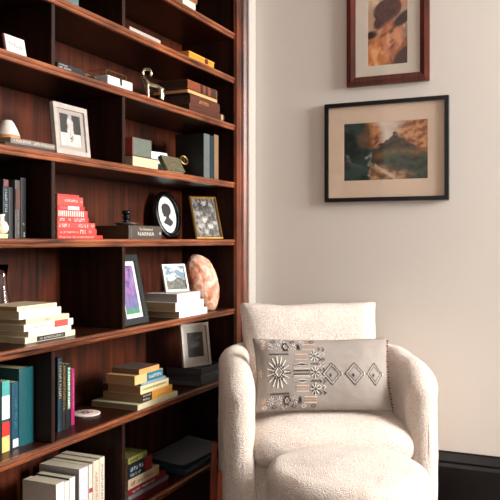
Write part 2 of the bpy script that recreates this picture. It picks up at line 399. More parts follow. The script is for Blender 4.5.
# bottom-shelf stack right of divider, covers darkened to paint in the armchair's shade
g = 'colourful books piled low beside the armchair'
stack(-.025, TOP[8], [
  dict(u0=128, u1=168, t=.024, W=.16, cover='#561319', pages='#d2cabb', label='dark red book at the bottom of the low pile beside the armchair'),
  dict(u0=128, u1=168.5, t=.016, W=.16, cover='#6b7071', pages='#d2cabb', label='grey book lying second from the bottom of the low pile'),
  dict(u0=128, u1=165, t=.024, W=.15, cover='#6f1c24', pages='#d2cabb', title=[(.1, .7, .3, .65)], tcol='#d9b9a9', label='crimson book with pale lettering in the low pile beside the armchair'),
  dict(u0=128, u1=159, t=.036, W=.15, cover='#a09174', spine='#b3a284', blocks=[(.88, .985, 0.05, .95, '#b99a4a')], title=[(.08, .2, .3, .7), (.3, .8, .35, .55)], tcol='#a23a2a', label='cream book with red lettering in the low pile beside the armchair'),
  dict(u0=128, u1=152, t=.056, W=.14, cover='#15181b', blocks=[(.68, .98, .02, .98, '#7d1f1a')], title=[(.08, .6, .48, .72), (.08, .5, .15, .32)], tcol='#9fb4bb', label='thick black and red book near the top of the low pile'),
  dict(u0=128, u1=147, t=.022, W=.13, cover='#625f33', spine='#7d783c', title=[(.1, .9, .25, .7)], tcol='#3a381a', label='small olive yellow book on top of the low pile'),
], g)
# folder and papers; shade of the low bay is mixed into their colours
e = thing('folder', 'slate blue folder lying on the dark bottom shelf behind the armchair', 'folder', (-.15, 2.86, TOP[8]+.0003), .05)
bm = nb(); bx(bm, -.11, .12, -.15, .15, 0, .002); bx(bm, -.11, .12, -.15, -.148, .002, .022); bx(bm, -.11, .12, -.15, .15, .022, .024); obj('cover', bm, mat('#22343d', .5), e)
box('papers', (-.105, .114, -.146, .145, .0025, .0215), pages_mat('#6f777b'), e)
bm = nb(); N = 14
for j in range(N+1):
    for i in range(N+1):
        s, t_ = i/N, j/N
        bm.verts.new((-.11+.22*s, -.13+.29*t_, .0+.0006+.034*t_**1.6*(1-.3*s)))
bm.verts.ensure_lookup_table()
for j in range(N):
    for i in range(N): bm.faces.new([bm.verts[j*(N+1)+i], bm.verts[j*(N+1)+i+1], bm.verts[(j+1)*(N+1)+i+1], bm.verts[(j+1)*(N+1)+i]])
o = obj('paper_sheet', bm, mat('#77777a', .7)); md = o.modifiers.new('s', 'SOLIDIFY'); md.thickness = .0006; md.offset = 1
o.location = (-.14, 2.90, TOP[8]+.0253); o.rotation_euler = (0, 0, -.2)
tag(o, 'curling grey-white sheet of paper on top of the slate blue folder', 'paper')

# teal group, seventh shelf left
g = 'books standing beside the big teal binder'
def st(a, b, vtop, x, shelf, lab, grp, **k):
    t = yy(b, x)-yy(a, x)-.0006; h = zz((a+b)/2, vtop, x)-TOP[shelf]
    return book(lab, (x, yy(a, x), TOP[shelf]+.0003), h, t, stand=True, group=grp, **k)
st(-5, .9, 380, -.07, 7, 'dark green book cut off by the left edge, beside the red and yellow spine', g, cover='#123d38', W=.15, hard=True)
st(1.4, 9.4, 381, -.07, 7, 'book with teal, white, red and yellow sections on its spine', g, cover='#1d4a48', W=.14,
   blocks=[(0, .22, .02, .98, '#e0c377'), (.22, .42, .02, .98, '#cc2f2a'), (.46, .79, .02, .98, '#e6e4de'), (.79, 1, .02, .98, '#4aa39c')])
st(9.6, 11.6, 383, -.07, 7, 'thin navy booklet between the multicoloured book and the blue one', g, cover='#16243a', W=.14)
st(11.8, 18.6, 382, -.07, 7, 'navy blue book with a white square at the foot of its spine', g, cover='#12465a', W=.14, title=[(.3, .75, .35, .65)], tcol='#3f8296',
   blocks=[(.02, .14, .08, .9, '#d9dcd6')])
st(19, 33.5, 367.6, -.07, 7, 'big plain teal binder, tallest beside the divider', None, cover='#0a4e54', W=.19, hard=True, name='binder')
g = 'slim books standing against the divider left of the round coaster'
st(57.8, 62, 358, -.075, 7, 'tall dark blue slim book with gold lettering against the divider', g, cover='#12303c', W=.15, hard=True, title=[(.45, .95, .3, .75)], tcol='#c9a25c')
st(62.3, 65.8, 364, -.075, 7, 'slim black book with gold pattern, second from the divider', g, cover='#1f1c1b', W=.15, title=[(.3, .97, .2, .5), (.3, .97, .55, .85)], tcol='#a98346')
st(66.1, 71, 364, -.075, 7, 'slim black book with green and white spine lettering', g, cover='#15181a', W=.16, blocks=[(.3, .95, .25, .75, '#6f9a80')], title=[(.32, .93, .32, .68)], tcol='#e8ece6')
st(71.3, 74.6, 368.6, -.09, 7, 'slim magenta book at the right of the standing group', g, cover='#a01f5c', W=.15, title=[(.3, .9, .35, .65)], tcol='#d98ab0')

# stack of old paperbacks mid shelf
g = 'worn books stacked at the front of the shelf beside the coaster'
stack(-.008, TOP[7], [
  dict(u0=137.7, u1=177.5, t=.020, W=.205, cover='#c9c3a2', pages='#8c7a58', label='large pale green-grey book at the bottom of the worn stack'),
  dict(u0=141.3, u1=172, t=.033, W=.172, cover='#7d6d55', spine='#e8a53e', pages='#8d7450', dx=-.004, blocks=[(0, .32, .04, .96, '#16130f')], title=[(.04, .28, .2, .4), (.04, .28, .62, .82), (.45, .8, .42, .6)], tcol='#efe6d2', label='orange spined book with a black block, second from worn stack bottom'),
  dict(u0=140.4, u1=168.5, t=.029, W=.144, cover='#d2b483', spine='#ecd6a4', pages='#a37c4f', dx=-.004, title=[(.06, .9, .42, .68)], tcol='#5b4a33', label='cream spined book with black lettering in the worn stack'),
  dict(u0=141, u1=165.6, t=.012, W=.17, cover='#6f7f88', spine='#7c99ab', pages='#73706c', dx=-.004, title=[(.1, .9, .3, .7)], tcol='#cfd8da', label='thin grey-blue book in the middle of the worn stack'),
  dict(u0=134.6, u1=162.5, t=.034, W=.125, cover='#c59f6b', spine='#dbb57c', pages='#b18a5a', blocks=[(.42, .985, .04, .96, '#2b6d80')], title=[(.48, .92, .35, .65)], tcol='#e6e0cd', label='tan book with a blue spine label, second from worn stack top'),
  dict(u0=139, u1=159, t=.0195, W=.121, cover='#5b4c48', spine='#dd9a5c', pages='#7b5a44', label='dark covered book with orange spine on top of the worn stack'),
], g)
g = 'dark hardbacks under the pale photo frame'
zd = stack(-.008, TOP[7], [
  dict(u0=200.5, u1=224, t=.028, W=.17, cover='#202429', pages='#5a5552', hard=True, label='dark hardback at the bottom of the three under the pale frame'),
  dict(u0=201, u1=224, t=.020, W=.17, cover='#4a4d52', pages='#3e3c3d', hard=True, label='grey hardback in the middle of the three under the pale frame'),
  dict(u0=200.7, u1=223, t=.028, W=.17, cover='#151a20', pages='#4b4644', hard=True, label='black hardback directly beneath the pale photo frame'),
], g)

# fifth shelf far left, standing dark books
g = 'dark books standing at the far left above the pale paperback stack'
st(2.9, 8.3, 179.4, -.06, 5, 'black-teal book with a reddish head and white lettering, far left', g, cover='#12262b', W=.14, title=[(.45, .85, .3, .7)], tcol='#9db3b4', blocks=[(.88, .99, .05, .95, '#6d3f3a')])
st(8.6, 13, 187.5, -.065, 5, 'shorter charcoal book right of the black-teal one', g, cover='#24272a', W=.13)
st(15, 20, 180.3, -.06, 5, 'grey-brown slim book with faint lettering among the dark books', g, cover='#4b4643', W=.14, title=[(.08, .5, .35, .65)], tcol='#93908a', blocks=[(.5, .85, .05, .95, '#59352c')])
st(20.6, 26, 178, -.07, 5, 'black book with two tiny white marks low on its spine', g, cover='#0b0c0e', W=.14, title=[(.03, .1, .3, .6), (.22, .26, .4, .7)], tcol='#b5b5b5')
# little cream boxes before them
y0 = yy(-4, -.01)
e = thing('trinket_box', 'low yellowish cream box at the far left edge before the dark books', 'box', (-.012, y0, TOP[5]+.0003))
box('body', (-.038, 0, 0, yy(8.6, -.01)-y0, 0, .0085), mat('#d9cfa0', .6), e, .001); box('lid', (-.039, .001, -.001, yy(8.6, -.01)-y0+.001, .0087, .0125), mat('#e2d9b0', .6), e, .001)
bm = nb(); lathe(bm, [(.008, 0), (.017, .003), (.021, .012), (.021, .022), (.016, .032), (.009, .038), (.009, .05), (.012, .056)], 24)
o = obj('small_vase', bm, mat('#e3dcc2', .5), smooth=True); o.location = (-.032, yy(1.5, -.03), TOP[5]+.0134); tag(o, 'tiny cream vase on the cream box at the far left edge', 'vase')

# fourth shelf left: two flat books, diffuser
z4 = stack(-.012, TOP[4], [
  dict(u0=5, u1=67, t=.0085, W=.17, cover='#3a2a26', pages='#8a7a68', label='thin dark brown book directly on the shelf below the cone diffuser'),
  dict(u0=10.5, u1=55, t=.016, W=.16, cover='#8b7c70', spine='#7d7268', pages='#b2946c', title=[(.06, .42, .3, .7), (.5, .95, .3, .7)], tcol='#d8d4cc', label='grey-brown book with silver lettering right under the cone diffuser'),
], 'two books under the cone diffuser')
e = thing('oil_diffuser', 'white cone shaped diffuser with a pale wooden base on two books', 'diffuser', (-.085, yy(7.5, -.085), z4))
bm = nb(); lathe(bm, [(.034, 0), (.037, .003), (.037, .013), (.036, .015)]); obj('base', bm, mat('#bd7e4f', .5), e, True)
bm = nb(); lathe(bm, [(.036, .0153), (.034, .022), (.029, .034), (.021, .050), (.016, .058), (.012, .062), (.006, .0632)], 40); obj('cone', bm, mat('#e2d4c6', .45), e, True)

# fourth shelf, right bay
xq = -.045; y0 = yy(132.5, xq)
z4b = stack(xq, TOP[4], [dict(u0=133, u1=159, t=.047, W=.13, cover='#3b2c24', hard=True, fore=True, pages='#e0c4a2', label='thick book with cream page edges facing out, under the green-grey box')], None)
e = thing('storage_box', 'square green-grey box with a red end on the thick cream-paged book', 'box', (xq-.002, yy(133.2, xq), z4b))
Lb = yy(152, xq)-yy(133.2, xq)
box('body', (-.11, 0, 0.002, Lb, 0, .067), mat('#5c6358', .6, var=.1), e, .001)
o = box('end_panel', (-.108, -.002, 0, .0018, .001, .066), mat('#b5443c', .6), e); o['label'] = 'red end panel'
e = thing('postcard', 'white and blue card leaning behind the green-grey box', 'card', (-.12, yy(160, -.12), TOP[4]+.0003), math.radians(80), rx=-.25)
picture('picture', .14, .10, lambda a, b: lin('#dfe4e6') if b > .35+.25*a+.05*noise.noise(Vector((a*4, b*4, 0))) else lin('#3f6470'), e, y=-.0022)
box('sheet', (-.07, .07, -.002, 0, 0, .10), mat('#e3e3df', .6), e)
def foliage_mat():
    m, nt, b = nodes('gilt_leaf_pattern'); tc = nt.nodes.new('ShaderNodeTexCoord'); v = nt.nodes.new('ShaderNodeTexVoronoi'); v.inputs['Scale'].default_value = 150
    v.feature = 'DISTANCE_TO_EDGE'; nt.links.new(tc.outputs['Object'], v.inputs['Vector'])
    r = nt.nodes.new('ShaderNodeValToRGB'); r.color_ramp.elements[0].position = .06; r.color_ramp.elements[0].color = lin('#8f8160')+(1,)
    r.color_ramp.elements[1].position = .09; r.color_ramp.elements[1].color = lin('#18241b')+(1,)
    nt.links.new(v.outputs['Distance'], r.inputs['Fac']); nt.links.new(r.outputs['Color'], b.inputs['Base Color']); b.inputs['Roughness'].default_value = .4; return m
e = thing('clothbound_book', 'dark green book with gold leaf pattern leaning beside the cream-paged book', 'book', (-.03, yy(173.5, -.03), TOP[4]+.0003), math.radians(88), rx=-.5)
bm = nb(); bx(bm, -.068, .068, -.018, -.0155, 0, .068); bx(bm, -.068, .068, -.0025, 0, 0, .068); bx(bm, -.068, -.0655, -.0155, -.0025, 0, .068); obj('cover', bm, foliage_mat(), e)
box('page_block', (-.065, .066, -.0153, -.0027, .001, .066), pages_mat(), e)
e = thing('magnifying_glass', 'round brass-rimmed lens resting on the gold-patterned green book', 'magnifying glass', (-.058, yy(184, -.058), TOP[4]+.068), math.radians(70), rx=-.35)
bm = nb(); tube(bm, [(.019*math.cos(i/24*2*PI), 0, .019*math.sin(i/24*2*PI)) for i in range(25)], .0028, 8); brass = mat('#b98c4c', .3, 1, var=.1); obj('rim', bm, brass, e, True)
bm = nb(); lathe(bm, [(.001, -.002), (.012, -.0012), (.0175, -.0002), (.0175, .0002), (.012, .0012), (.001, .002)], 32); o = obj('lens', bm, glass_mat(), e, True); o.rotation_euler = (PI/2, 0, 0)
bm = nb(); tube(bm, [(-.019, 0, -.008), (-.05, .004, -.035), (-.085, .008, -.052)], [.003, .0045, .0045], 10); obj('handle', bm, mat('#2a1c16', .4), e, True)
g = 'books standing at the right end of the shelf above the gold frame'  # shade painted in: covers near black, spines darker than the books' own colours
st(203.7, 209.6, 134, -.012, 4, 'light grey book standing left of the three at the right shelf end', g, cover='#141311', spine='#5c6361', W=.14)
st(210, 213.7, 136, -.012, 4, 'dark teal book between the grey and the tan standing books', g, cover='#0d0f10', spine='#152c36', W=.14)
st(214.1, 218.4, 135, -.012, 4, 'tan book standing rightmost at the right shelf end', g, cover='#15100c', spine='#846649', W=.14)

# third shelf: place card, black book, pen, box, ibex
def scribble(a0, a1, zc, amp, y, bm, n=60, seed=1):
    r = random.Random(seed); pts = []
    for i in range(n):
        s = i/(n-1); pts.append((a0+(a1-a0)*s, y, zc+amp*math.sin(s*34)*(.4+.6*abs(math.sin(s*9+seed)))+amp*.5*math.sin(s*7)))
    tube(bm, pts, .0006, 4)
e = thing('greeting_card', 'small white card with handwritten script in a red-brown holder', 'card', (-.012, 1.695, TOP[3]+.0003), PI/2, rx=-.2)
box('sheet', (-.041, .041, -.0035, -.001, 0.002, .052), mat('#d8cbc6', .6), e, .0005); box('holder', (-.044, .042, -.0008, .006, 0, .054), mat('#6d3026', .5), e, .001)
bm = nb(); scribble(-.028, .03, .024, .007, -.0038, bm); obj('handwriting', bm, mat('#3a3636', .6), e)
book('flat black book with small white lettering right of the divider', (-.03, yy(57.5, -.03), TOP[3]+.0003), yy(83, -.03)-yy(57.5, -.03), .026, W=.13, cover='#15181b', pages='#2c2c2e',
     title=[(.02, .5, .38, .56), (.05, .35, .7, .86)], tcol='#dfe3e3')
e = thing('fountain_pen', 'black pen with silver tip lying in front of the brass-lidded box', 'pen', (-.02, yy(84, -.02), TOP[3]+.0062), math.radians(84))
bm = nb(); tube(bm, [(0, 0, 0), (.01, 0, 0), (.05, 0, 0)], [.004, .0055, .005], 12); obj('barrel', bm, mat('#141414', .25), e, True)
bm = nb(); tube(bm, [(.05, 0, 0), (.056, 0, 0), (.066, 0, 0)], [.005, .003, .0008], 12); obj('nib', bm, mat('#c9c9c9', .25, 1), e, True)
bm = nb(); tube(bm, [(.0, 0, .0055), (.03, 0, .0062)], .0012, 6); obj('clip', bm, mat('#c9c9c9', .25, 1), e)
xw = -.03; y0 = yy(108, xw); Lw = yy(132.7, xw)-y0
e = thing('jewellery_box', 'white box with brass-edged glass lid and dark clasp beside the brass ibex', 'box', (xw, y0, TOP[3]+.0003))
box('body', (-.10, 0, 0, Lw, 0, .040), mat('#dcd8d4', .4), e, .002)
bm = nb(); cs = [(-.095, .01), (-.015, .01), (-.015, Lw-.02), (-.095, Lw-.02)]
for zq in (.0415, .062):
    for i in range(4):
        a, b = cs[i], cs[(i+1) % 4]; tube(bm, [(a[0], a[1], zq), (b[0], b[1], zq)], .0013, 6)
for a in cs: tube(bm, [(a[0], a[1], .0415), (a[0], a[1], .062)], .0013, 6)
obj('lid_frame', bm, brass, e)
box('lid_glass', (-.094, -.016, .011, Lw-.021, .0614, .0622), glass_mat(), e)
bm = nb(); bx(bm, .0002, .003, Lw*.5-.005, Lw*.5+.005, .026, .04, .0008); tube(bm, [(.003, Lw*.5, .026), (.004, Lw*.5, .016)], .0028, 8); obj('clasp', bm, mat('#26211d', .35, .6), e)
e = thing('letter_opener', 'slim brass letter opener lying left of the white box', 'letter opener', (-.06, yy(94, -.05), TOP[3]+.036), math.radians(75))
e.location.z = TOP[3]+.0045
bm = nb(); bx(bm, 0, .075, -.004, .004, -.001, .001, .0005); obj('blade', bm, brass, e)
bm = nb(); tube(bm, [(-.03, 0, 0), (-.015, 0, 0), (0, 0, 0)], [.0042, .003, .0035], 10); obj('handle', bm, brass, e, True)
# brass ibex
e = thing('ibex_figurine', 'pale brass ibex figurine with big curled horns standing on the shelf', 'figurine', (-.05, yy(152.5, -.05), TOP[3]+.0045), math.radians(26))
V = [(.0, 0, .058), (-.018, 0, .064), (-.031, 0, .083), (-.037, 0, .096), (-.050, 0, .091), (.022, 0, .052), (.037, 0, .053), (.045, 0, .046),
     (-.020, .009, .045), (-.021, .0095, .022), (-.022, .0095, .003), (-.018, -.009, .045), (-.016, -.0095, .022), (-.015, -.0095, .003),
     (.036, .009, .040), (.040, .010, .021), (.037, .010, .003), (.034, -.009, .040), (.036, -.010, .021), (.033, -.010, .003)]
E = [(0, 1), (1, 2), (2, 3), (3, 4), (0, 5), (5, 6), (6, 7), (1, 8), (8, 9), (9, 10), (1, 11), (11, 12), (12, 13), (6, 14), (14, 15), (15, 16), (6, 17), (17, 18), (18, 19)]
Rr = [.013, .0135, .009, .008, .005, .0115, .012, .004, .0065, .0045, .0045, .0065, .0045, .0045, .008, .0045, .0045, .008, .0045, .0045]
sil = mat('#cfc3a4', .3, 1, var=.1)
body = skin('body', V, E, [q*1.15 for q in Rr], sil, e, 2)
for s in (1, -1):
    bm = nb(); pts = []; rr = []
    for i in range(17):
        a = math.radians(200-i*15); pts.append((-.021+.0165*math.cos(a), s*(.004+i*.0005), .108+.0165*math.sin(a)+.001)); rr.append(.0062-.0002*i)
    pts = [(-.036, s*.003, .097)]+pts; rr = [.005]+rr
    tube(bm, pts, rr, 10); obj('horn', bm, sil, e, True)
    bm = nb(); tube(bm, [(-.034, s*.006, .098), (-.030, s*.014, .101)], [.003, .001], 6); obj('ear', bm, sil, e)

# second and first shelf
x2 = -.05; yb = yy(129, x2)
book('black notebook lying beneath the grey-white one on the high shelf', (x2, yb, TOP[2]+.0003), yy(156.5, x2)-yb, .020, W=.14, cover='#16181a', pages='#3a3a3a', hard=True, group='notebooks on the high shelf')
book('grey-white notebook lying on the black one on the high shelf', (x2+.002, yb, TOP[2]+.0206), yy(160, x2)-yb, .015, W=.14, cover='#8f8a82', spine='#a9a49b', pages='#8a8680', group='notebooks on the high shelf')
xo = -.02; y0 = yy(189, xo); Lo = yy(214, xo)-y0
e = thing('cigar_box', 'bright orange-yellow wooden box with a dark latch on the high shelf', 'box', (xo, y0, TOP[2]+.0003))
box('body', (-.13, 0, 0, Lo, 0, .026), mat('#d9862c', .45, var=.15), e, .001); box('lid', (-.132, .0015, -.001, Lo+.001, .0264, .035), mat('#e79a35', .4, var=.1), e, .001)
box('latch', (.0017, .0045, Lo*.62, Lo*.72, .012, .032), mat('#4a1d12', .4), e, .0008)
xo = -.02; y0 = yy(58.5, xo)
e = thing('keepsake_box', 'grey-teal box at the top left, cut off by the picture edge', 'box', (xo, y0, TOP[2]+.0003))
Lk = yy(79, xo)-y0
box('body', (-.15, 0, 0, Lk, 0, .075), mat('#4c6262', .6, var=.12), e, .0015); box('lid', (-.152, .002, -.002, Lk+.002, .0754, .095), mat('#56706f', .6), e, .0015)
xo = -.02
book('tan book with cream page edges facing out on the topmost visible shelf', (xo, yy(183, xo), TOP[1]+.0003), yy(193, xo)-yy(183, xo)+.03, .042, W=.12, cover='#b4733c', pages='#e8d9bd', hard=True, fore=True)
book('brown book lying on the tan one on the topmost visible shelf', (xo, yy(182, xo), TOP[1]+.0427), .13, .03, W=.12, cover='#7a4a2c', pages='#d8c29a', hard=True)

# ------------------------------------------------------------ frames
def bars(w, h, bd, y0, y1, bm, prof=0):
    """mitred frame outline, front at y0"""
    o = [(-w/2, 0), (w/2, 0), (w/2, h), (-w/2, h)]; i = [(-w/2+bd, bd), (w/2-bd, bd), (w/2-bd, h-bd), (-w/2+bd, h-bd)]
    m_ = [((a[0]+b[0])/2, (a[1]+b[1])/2) for a, b in zip(o, i)]
    def ring(p, y): return [bm.verts.new((a, y, b)) for a, b in p]
    R = [ring(o, y1), ring(o, y0+prof), ring(m_, y0), ring(i, y0+prof*1.6), ring(i, y1)]
    for A, B in zip(R, R[1:]+R[:1]):
        for k in range(4): bm.faces.new((A[k], A[(k+1) % 4], B[(k+1) % 4], B[k]))
def frame(name, label, loc, rz, lean, w, h, bd, dp, fc, mw, mc, fn, cat='picture frame', group=None, frough=.4, prof=.0, n=64, glass=True, stand=True, metal=0, mw_b=None, fm=None):
    e = thing(name, label, cat, loc, math.radians(rz), group, rx=-math.radians(lean))
    bm = nb(); bars(w, h, bd, -dp, 0, bm, prof); obj('frame', bm, fm or mat(fc, frough, metal, var=.12), e)
    d = -dp*.45
    box('backing', (-w/2+bd*.6, w/2-bd*.6, d+.001, -.0005, bd*.6, h-bd*.6), mat('#2a2420', .8), e)
    iw, ih = w-2*bd, h-2*bd; mb = mw if mw_b is None else mw_b
    if mw:
        bm = nb(); bx(bm, -iw/2, -iw/2+mw, d-.0015, d, bd, bd+ih); bx(bm, iw/2-mw, iw/2, d-.0015, d, bd, bd+ih)
        bx(bm, -iw/2+mw, iw/2-mw, d-.0015, d, bd, bd+mb); bx(bm, -iw/2+mw, iw/2-mw, d-.0015, d, bd+ih-mb, bd+ih)
        obj('mat_board', bm, mat(mc, .8, var=.02), e)
    picture('picture', iw-2*mw, ih-2*mb, fn, e, y=d-.0002, n=n, z0=bd+mb)
    if glass: box('glass', (-iw/2, iw/2, d-.0042, d-.0032, bd, bd+ih), glass_mat(), e)
    if stand:
        bm = nb(); L = math.radians(lean); hh = h*.62; foot = hh*math.sin(L)+.03
        # strut end lies on the surface behind the frame
        A = Vector((0, .001, hh)); Bv = Vector((0, math.cos(L)*foot*1.15, math.sin(L)*foot*1.15+.0015))
        for s in (-.012, .012): pass
        v = [bm.verts.new((s, A.y+q, A.z)) for s in (-.012, .012) for q in (0, .002)]+[bm.verts.new((s*1.4, Bv.y+q, Bv.z)) for s in (-.012, .012) for q in (-.002, .0)]
        for f in ((0, 1, 3, 2), (4, 6, 7, 5), (0, 4, 5, 1), (2, 3, 7, 6), (0, 2, 6, 4), (1, 5, 7, 3)): bm.faces.new([v[i] for i in f])
        obj('easel_back', bm, mat('#1a1614', .7), e)
    return e
def nz(a, b, s=4, o=0, d=3):
    return noise.fractal(Vector((a*s+o, b*s-o, o*.7)), 1.0, 2.0, d)
def mixc(a, b, t): t = max(0, min(1, t)); return tuple(p*(1-t)+q*t for p, q in zip(a, b))
def ss(a, b, x): t = max(0, min(1, (x-a)/(b-a))); return t*t*(3-2*t)
def el(a, b, cx, cy, rx, ry, rot=0, soft=.12):
    c, s = math.cos(rot), math.sin(rot); x, y = a-cx, b-cy; X, Y = x*c+y*s, -x*s+y*c
    return 1-ss(1-soft, 1+soft, math.sqrt((X/rx)**2+(Y/ry)**2))

# black and white print
def f_bw(a, b):
    c = mixc(lin('#9b9390'), lin('#c9c2bd'), .5+nz(a, b, 5))
    vv = abs(a-.5+.08*nz(b, a, 6)); top = ss(.36, .42, b)
    if b > .4: c = mixc(c, lin('#0d0d0f'), ss(.08+.10*(1-b), .12+.10*(1-b), vv)*top)
    else: c = mixc(c, lin('#d6cfca'), .4)
    c = mixc(c, lin('#1d1b1c'), el(a, b, .52, .26, .09, .13)*ss(-.2, .2, nz(a, b, 14)))
    return c
frame('photo_frame', 'pale framed black and white print leaning on the shelf above the divider', (-.02, 1.957, TOP[4]+.0005), 90, 6, .172, .163, .016, .014, '#aaa099', .018, '#9f968e', f_bw, mw_b=.014)
# purple picture
def f_pur(a, b):
    n1 = nz(a, b, 5, 3); c = mixc(lin('#8f86ad'), lin('#5c3484'), .5+n1)
    c = mixc(c, lin('#a668a8'), ss(.1, .4, nz(a, b, 7, 9))); c = mixc(c, lin('#5a6f98'), ss(.5, .2, b)*.6)
    return mixc(c, lin('#3f8f62'), ss(.14, .06, b))
frame('photo_frame', 'dark framed purple abstract picture partly hidden behind the divider', (-.045, yy(128, -.045)+.038, TOP[6]+.0005), 93, 12, .178, .262, .024, .016, '#20292a', .016, '#e9e6e2', f_pur)
# small landscape photo
def f_hill(a, b):
    hgt = .38+.14*math.exp(-((a-.68)/.2)**2)+.04*nz(a, 0, 6)
    if b > hgt:
        return mixc(lin('#56788f'), lin('#b9c2c6'), ss(-.25, .25, nz(a, b*1.6, 4, 2)+.25*(1-b)))
    return mixc(lin('#141812'), lin('#5d5e40'), ss(-.1, .45, nz(a, b, 9, 5)))
frame('photo_frame', 'small white framed landscape photo standing on the three white books', (-.075, yy(177.8, -.075)-.008, ztop_w+.0005), 66, 17, .118, .118, .008, .010, '#e9e5df', 0, '#ffffff', f_hill)
# gilt family photo
def f_fam(a, b):
    c = mixc(lin('#1d1b1a'), lin('#8d8780'), .5+1.6*nz(a, b, 10, 1))
    for (x, y, r, col) in [(.30, .83, .13, '#1f1f20'), (.62, .74, .24, '#16181b'), (.52, .88, .11, '#c9c0b8'), (.80, .85, .10, '#a8a099'), (.2, .62, .13, '#b8b0a8'),
                           (.42, .45, .15, '#d6cfc6'), (.70, .47, .13, '#15171a'), (.66, .28, .14, '#dcd6cc'), (.25, .30, .16, '#c3bab0'), (.86, .36, .1, '#cbc3b8'), (.45, .14, .13, '#b9b1a6'), (.8, .12, .14, '#2b2b2d'), (.15, .1, .1, '#8f8880')]:
        m_ = el(a, b, x, y, r*.78, r*.56, soft=.3)*(.75+.5*nz(a, b, 14, 7)); c = mixc(c, lin(col), m_)
        c = mixc(c, lin('#3a3431'), .6*el(a, b, x, y+.06, r*.5, r*.18, soft=.4) if col[1] in 'cbd' else 0)
    return mixc(c, lin('#1a1a1a'), .45*ss(.05, .35, nz(a, b, 16, 4)))
frame('photo_frame', 'gold framed black and white group photo right of the oval silhouette', (-.075, yy(209.5, -.075)-.005, TOP[5]+.0005), 54, 22, .136, .210, .011, .014, '#a98146', 0, '#fff', f_fam, frough=.35, metal=.7, prof=.003)
# pale frame, dark picture
def f_dark(a, b):
    c = lin('#17191c'); c = mixc(c, lin('#6f767a'), el(a, b, .5, .5, .25, .1, .2, .5)*.8); c = mixc(c, lin('#4a4f55'), el(a, b, .45, .66, .28, .1, .6, .6)*.6)
    return mixc(c, lin('#60666b'), .5*el(a, b, .75, .78, .18, .05, .2, .5))
frame('photo_frame', 'pale beige frame with a dark picture standing on the three dark hardbacks', (-.06, 2.872, zd+.0005), 66, 8, .150, .186, .012, .014, '#b0a79a', .020, '#aaa195', f_dark, mw_b=.028)

# oval silhouette
e = thing('silhouette_frame', 'black oval frame with a dark head silhouette on white', 'picture frame', (-.185, yy(170, -.185), TOP[5]+.0008), math.radians(74), rx=-math.radians(13))
A_, B_ = .076, .105
def oval(rx, rz, y, n=56, c=B_+.005): return [(rx*math.cos(2*PI*i/n), y, c+rz*math.sin(2*PI*i/n)) for i in range(n)]
def strip(bm, rings, close=True):
    R = [[bm.verts.new(p) for p in r] for r in rings]; n = len(R[0])
    for P, Q in zip(R, (R[1:]+R[:1]) if close else R[1:]):
        for k in range(n): bm.faces.new((P[k], P[(k+1) % n], Q[(k+1) % n], Q[k]))
def orr(d, y): return oval(A_-d, B_-d, y)
bm = nb(); strip(bm, [orr(0, 0), orr(0, -.012), orr(.003, -.017), orr(.008, -.019), orr(.013, -.012), orr(.015, -.016), orr(.019, -.016), orr(.023, -.010), orr(.023, 0)])
obj('frame', bm, mat('#0c0b0b', .22, coat=.5), e, False)
bm = nb(); bm.faces.new([bm.verts.new(p) for p in orr(.0225, -.006)][::-1]); bm.faces.new([bm.verts.new(p) for p in orr(.0225, -.001)]); obj('oval_card', bm, mat('#e8e4df', .7, var=.02), e)
S = [(-.028, -.040), (-.018, -.030), (-.010, -.022), (-.008, -.014), (-.020, -.013), (-.024, -.006), (-.023, .000), (-.030, .004), (-.0265, .010), (-.028, .020),
     (-.027, .032), (-.018, .044), (-.003, .048), (.012, .044), (.022, .034), (.026, .020), (.024, .006), (.016, -.004), (.010, -.010), (.011, -.020), (.022, -.028), (.030, -.036),
     (.024, -.048), (.008, -.058), (-.006, -.050), (-.018, -.046)]
bm = nb(); prism(bm, [(x, z+.114) for x, z in S], -.0073, -.0064, 'y'); obj('silhouette', bm, mat('#2c2725', .7), e)
bm = nb(); tube(bm, [(0, 0, .10), (0, .06, .017)], .003, 6); obj('easel_back', bm, mat('#111111', .5), e)

# candlestick
zt = TOP[5]+.0503
e = thing('candlestick', 'small dark pewter candlestick with a wide dish on the boxed volume', 'candlestick', (-.125, yy(126.5, -.125), zt))
pew = mat('#807a74', .38, .7, var=.15)
bm = nb(); lathe(bm, [(.020, 0), (.026, .002), (.040, .006), (.046, .010), (.047, .012), (.038, .0095), (.018, .007), (.0115, .010)], 44); obj('dish', bm, pew, e, True)
bm = nb(); lathe(bm, [(.0115, .0101), (.013, .014), (.008, .018), (.0095, .022), (.014, .026), (.012, .031), (.009, .034), (.013, .038), (.016, .041), (.0155, .047), (.012, .048), (.011, .044)], 32); bmesh.ops.scale(bm, verts=bm.verts, vec=(1.15, 1.15, 1.3)); bmesh.ops.translate(bm, verts=bm.verts, vec=(0, 0, -.003)); obj('stem', bm, mat('#23262b', .2, .8), e, True)

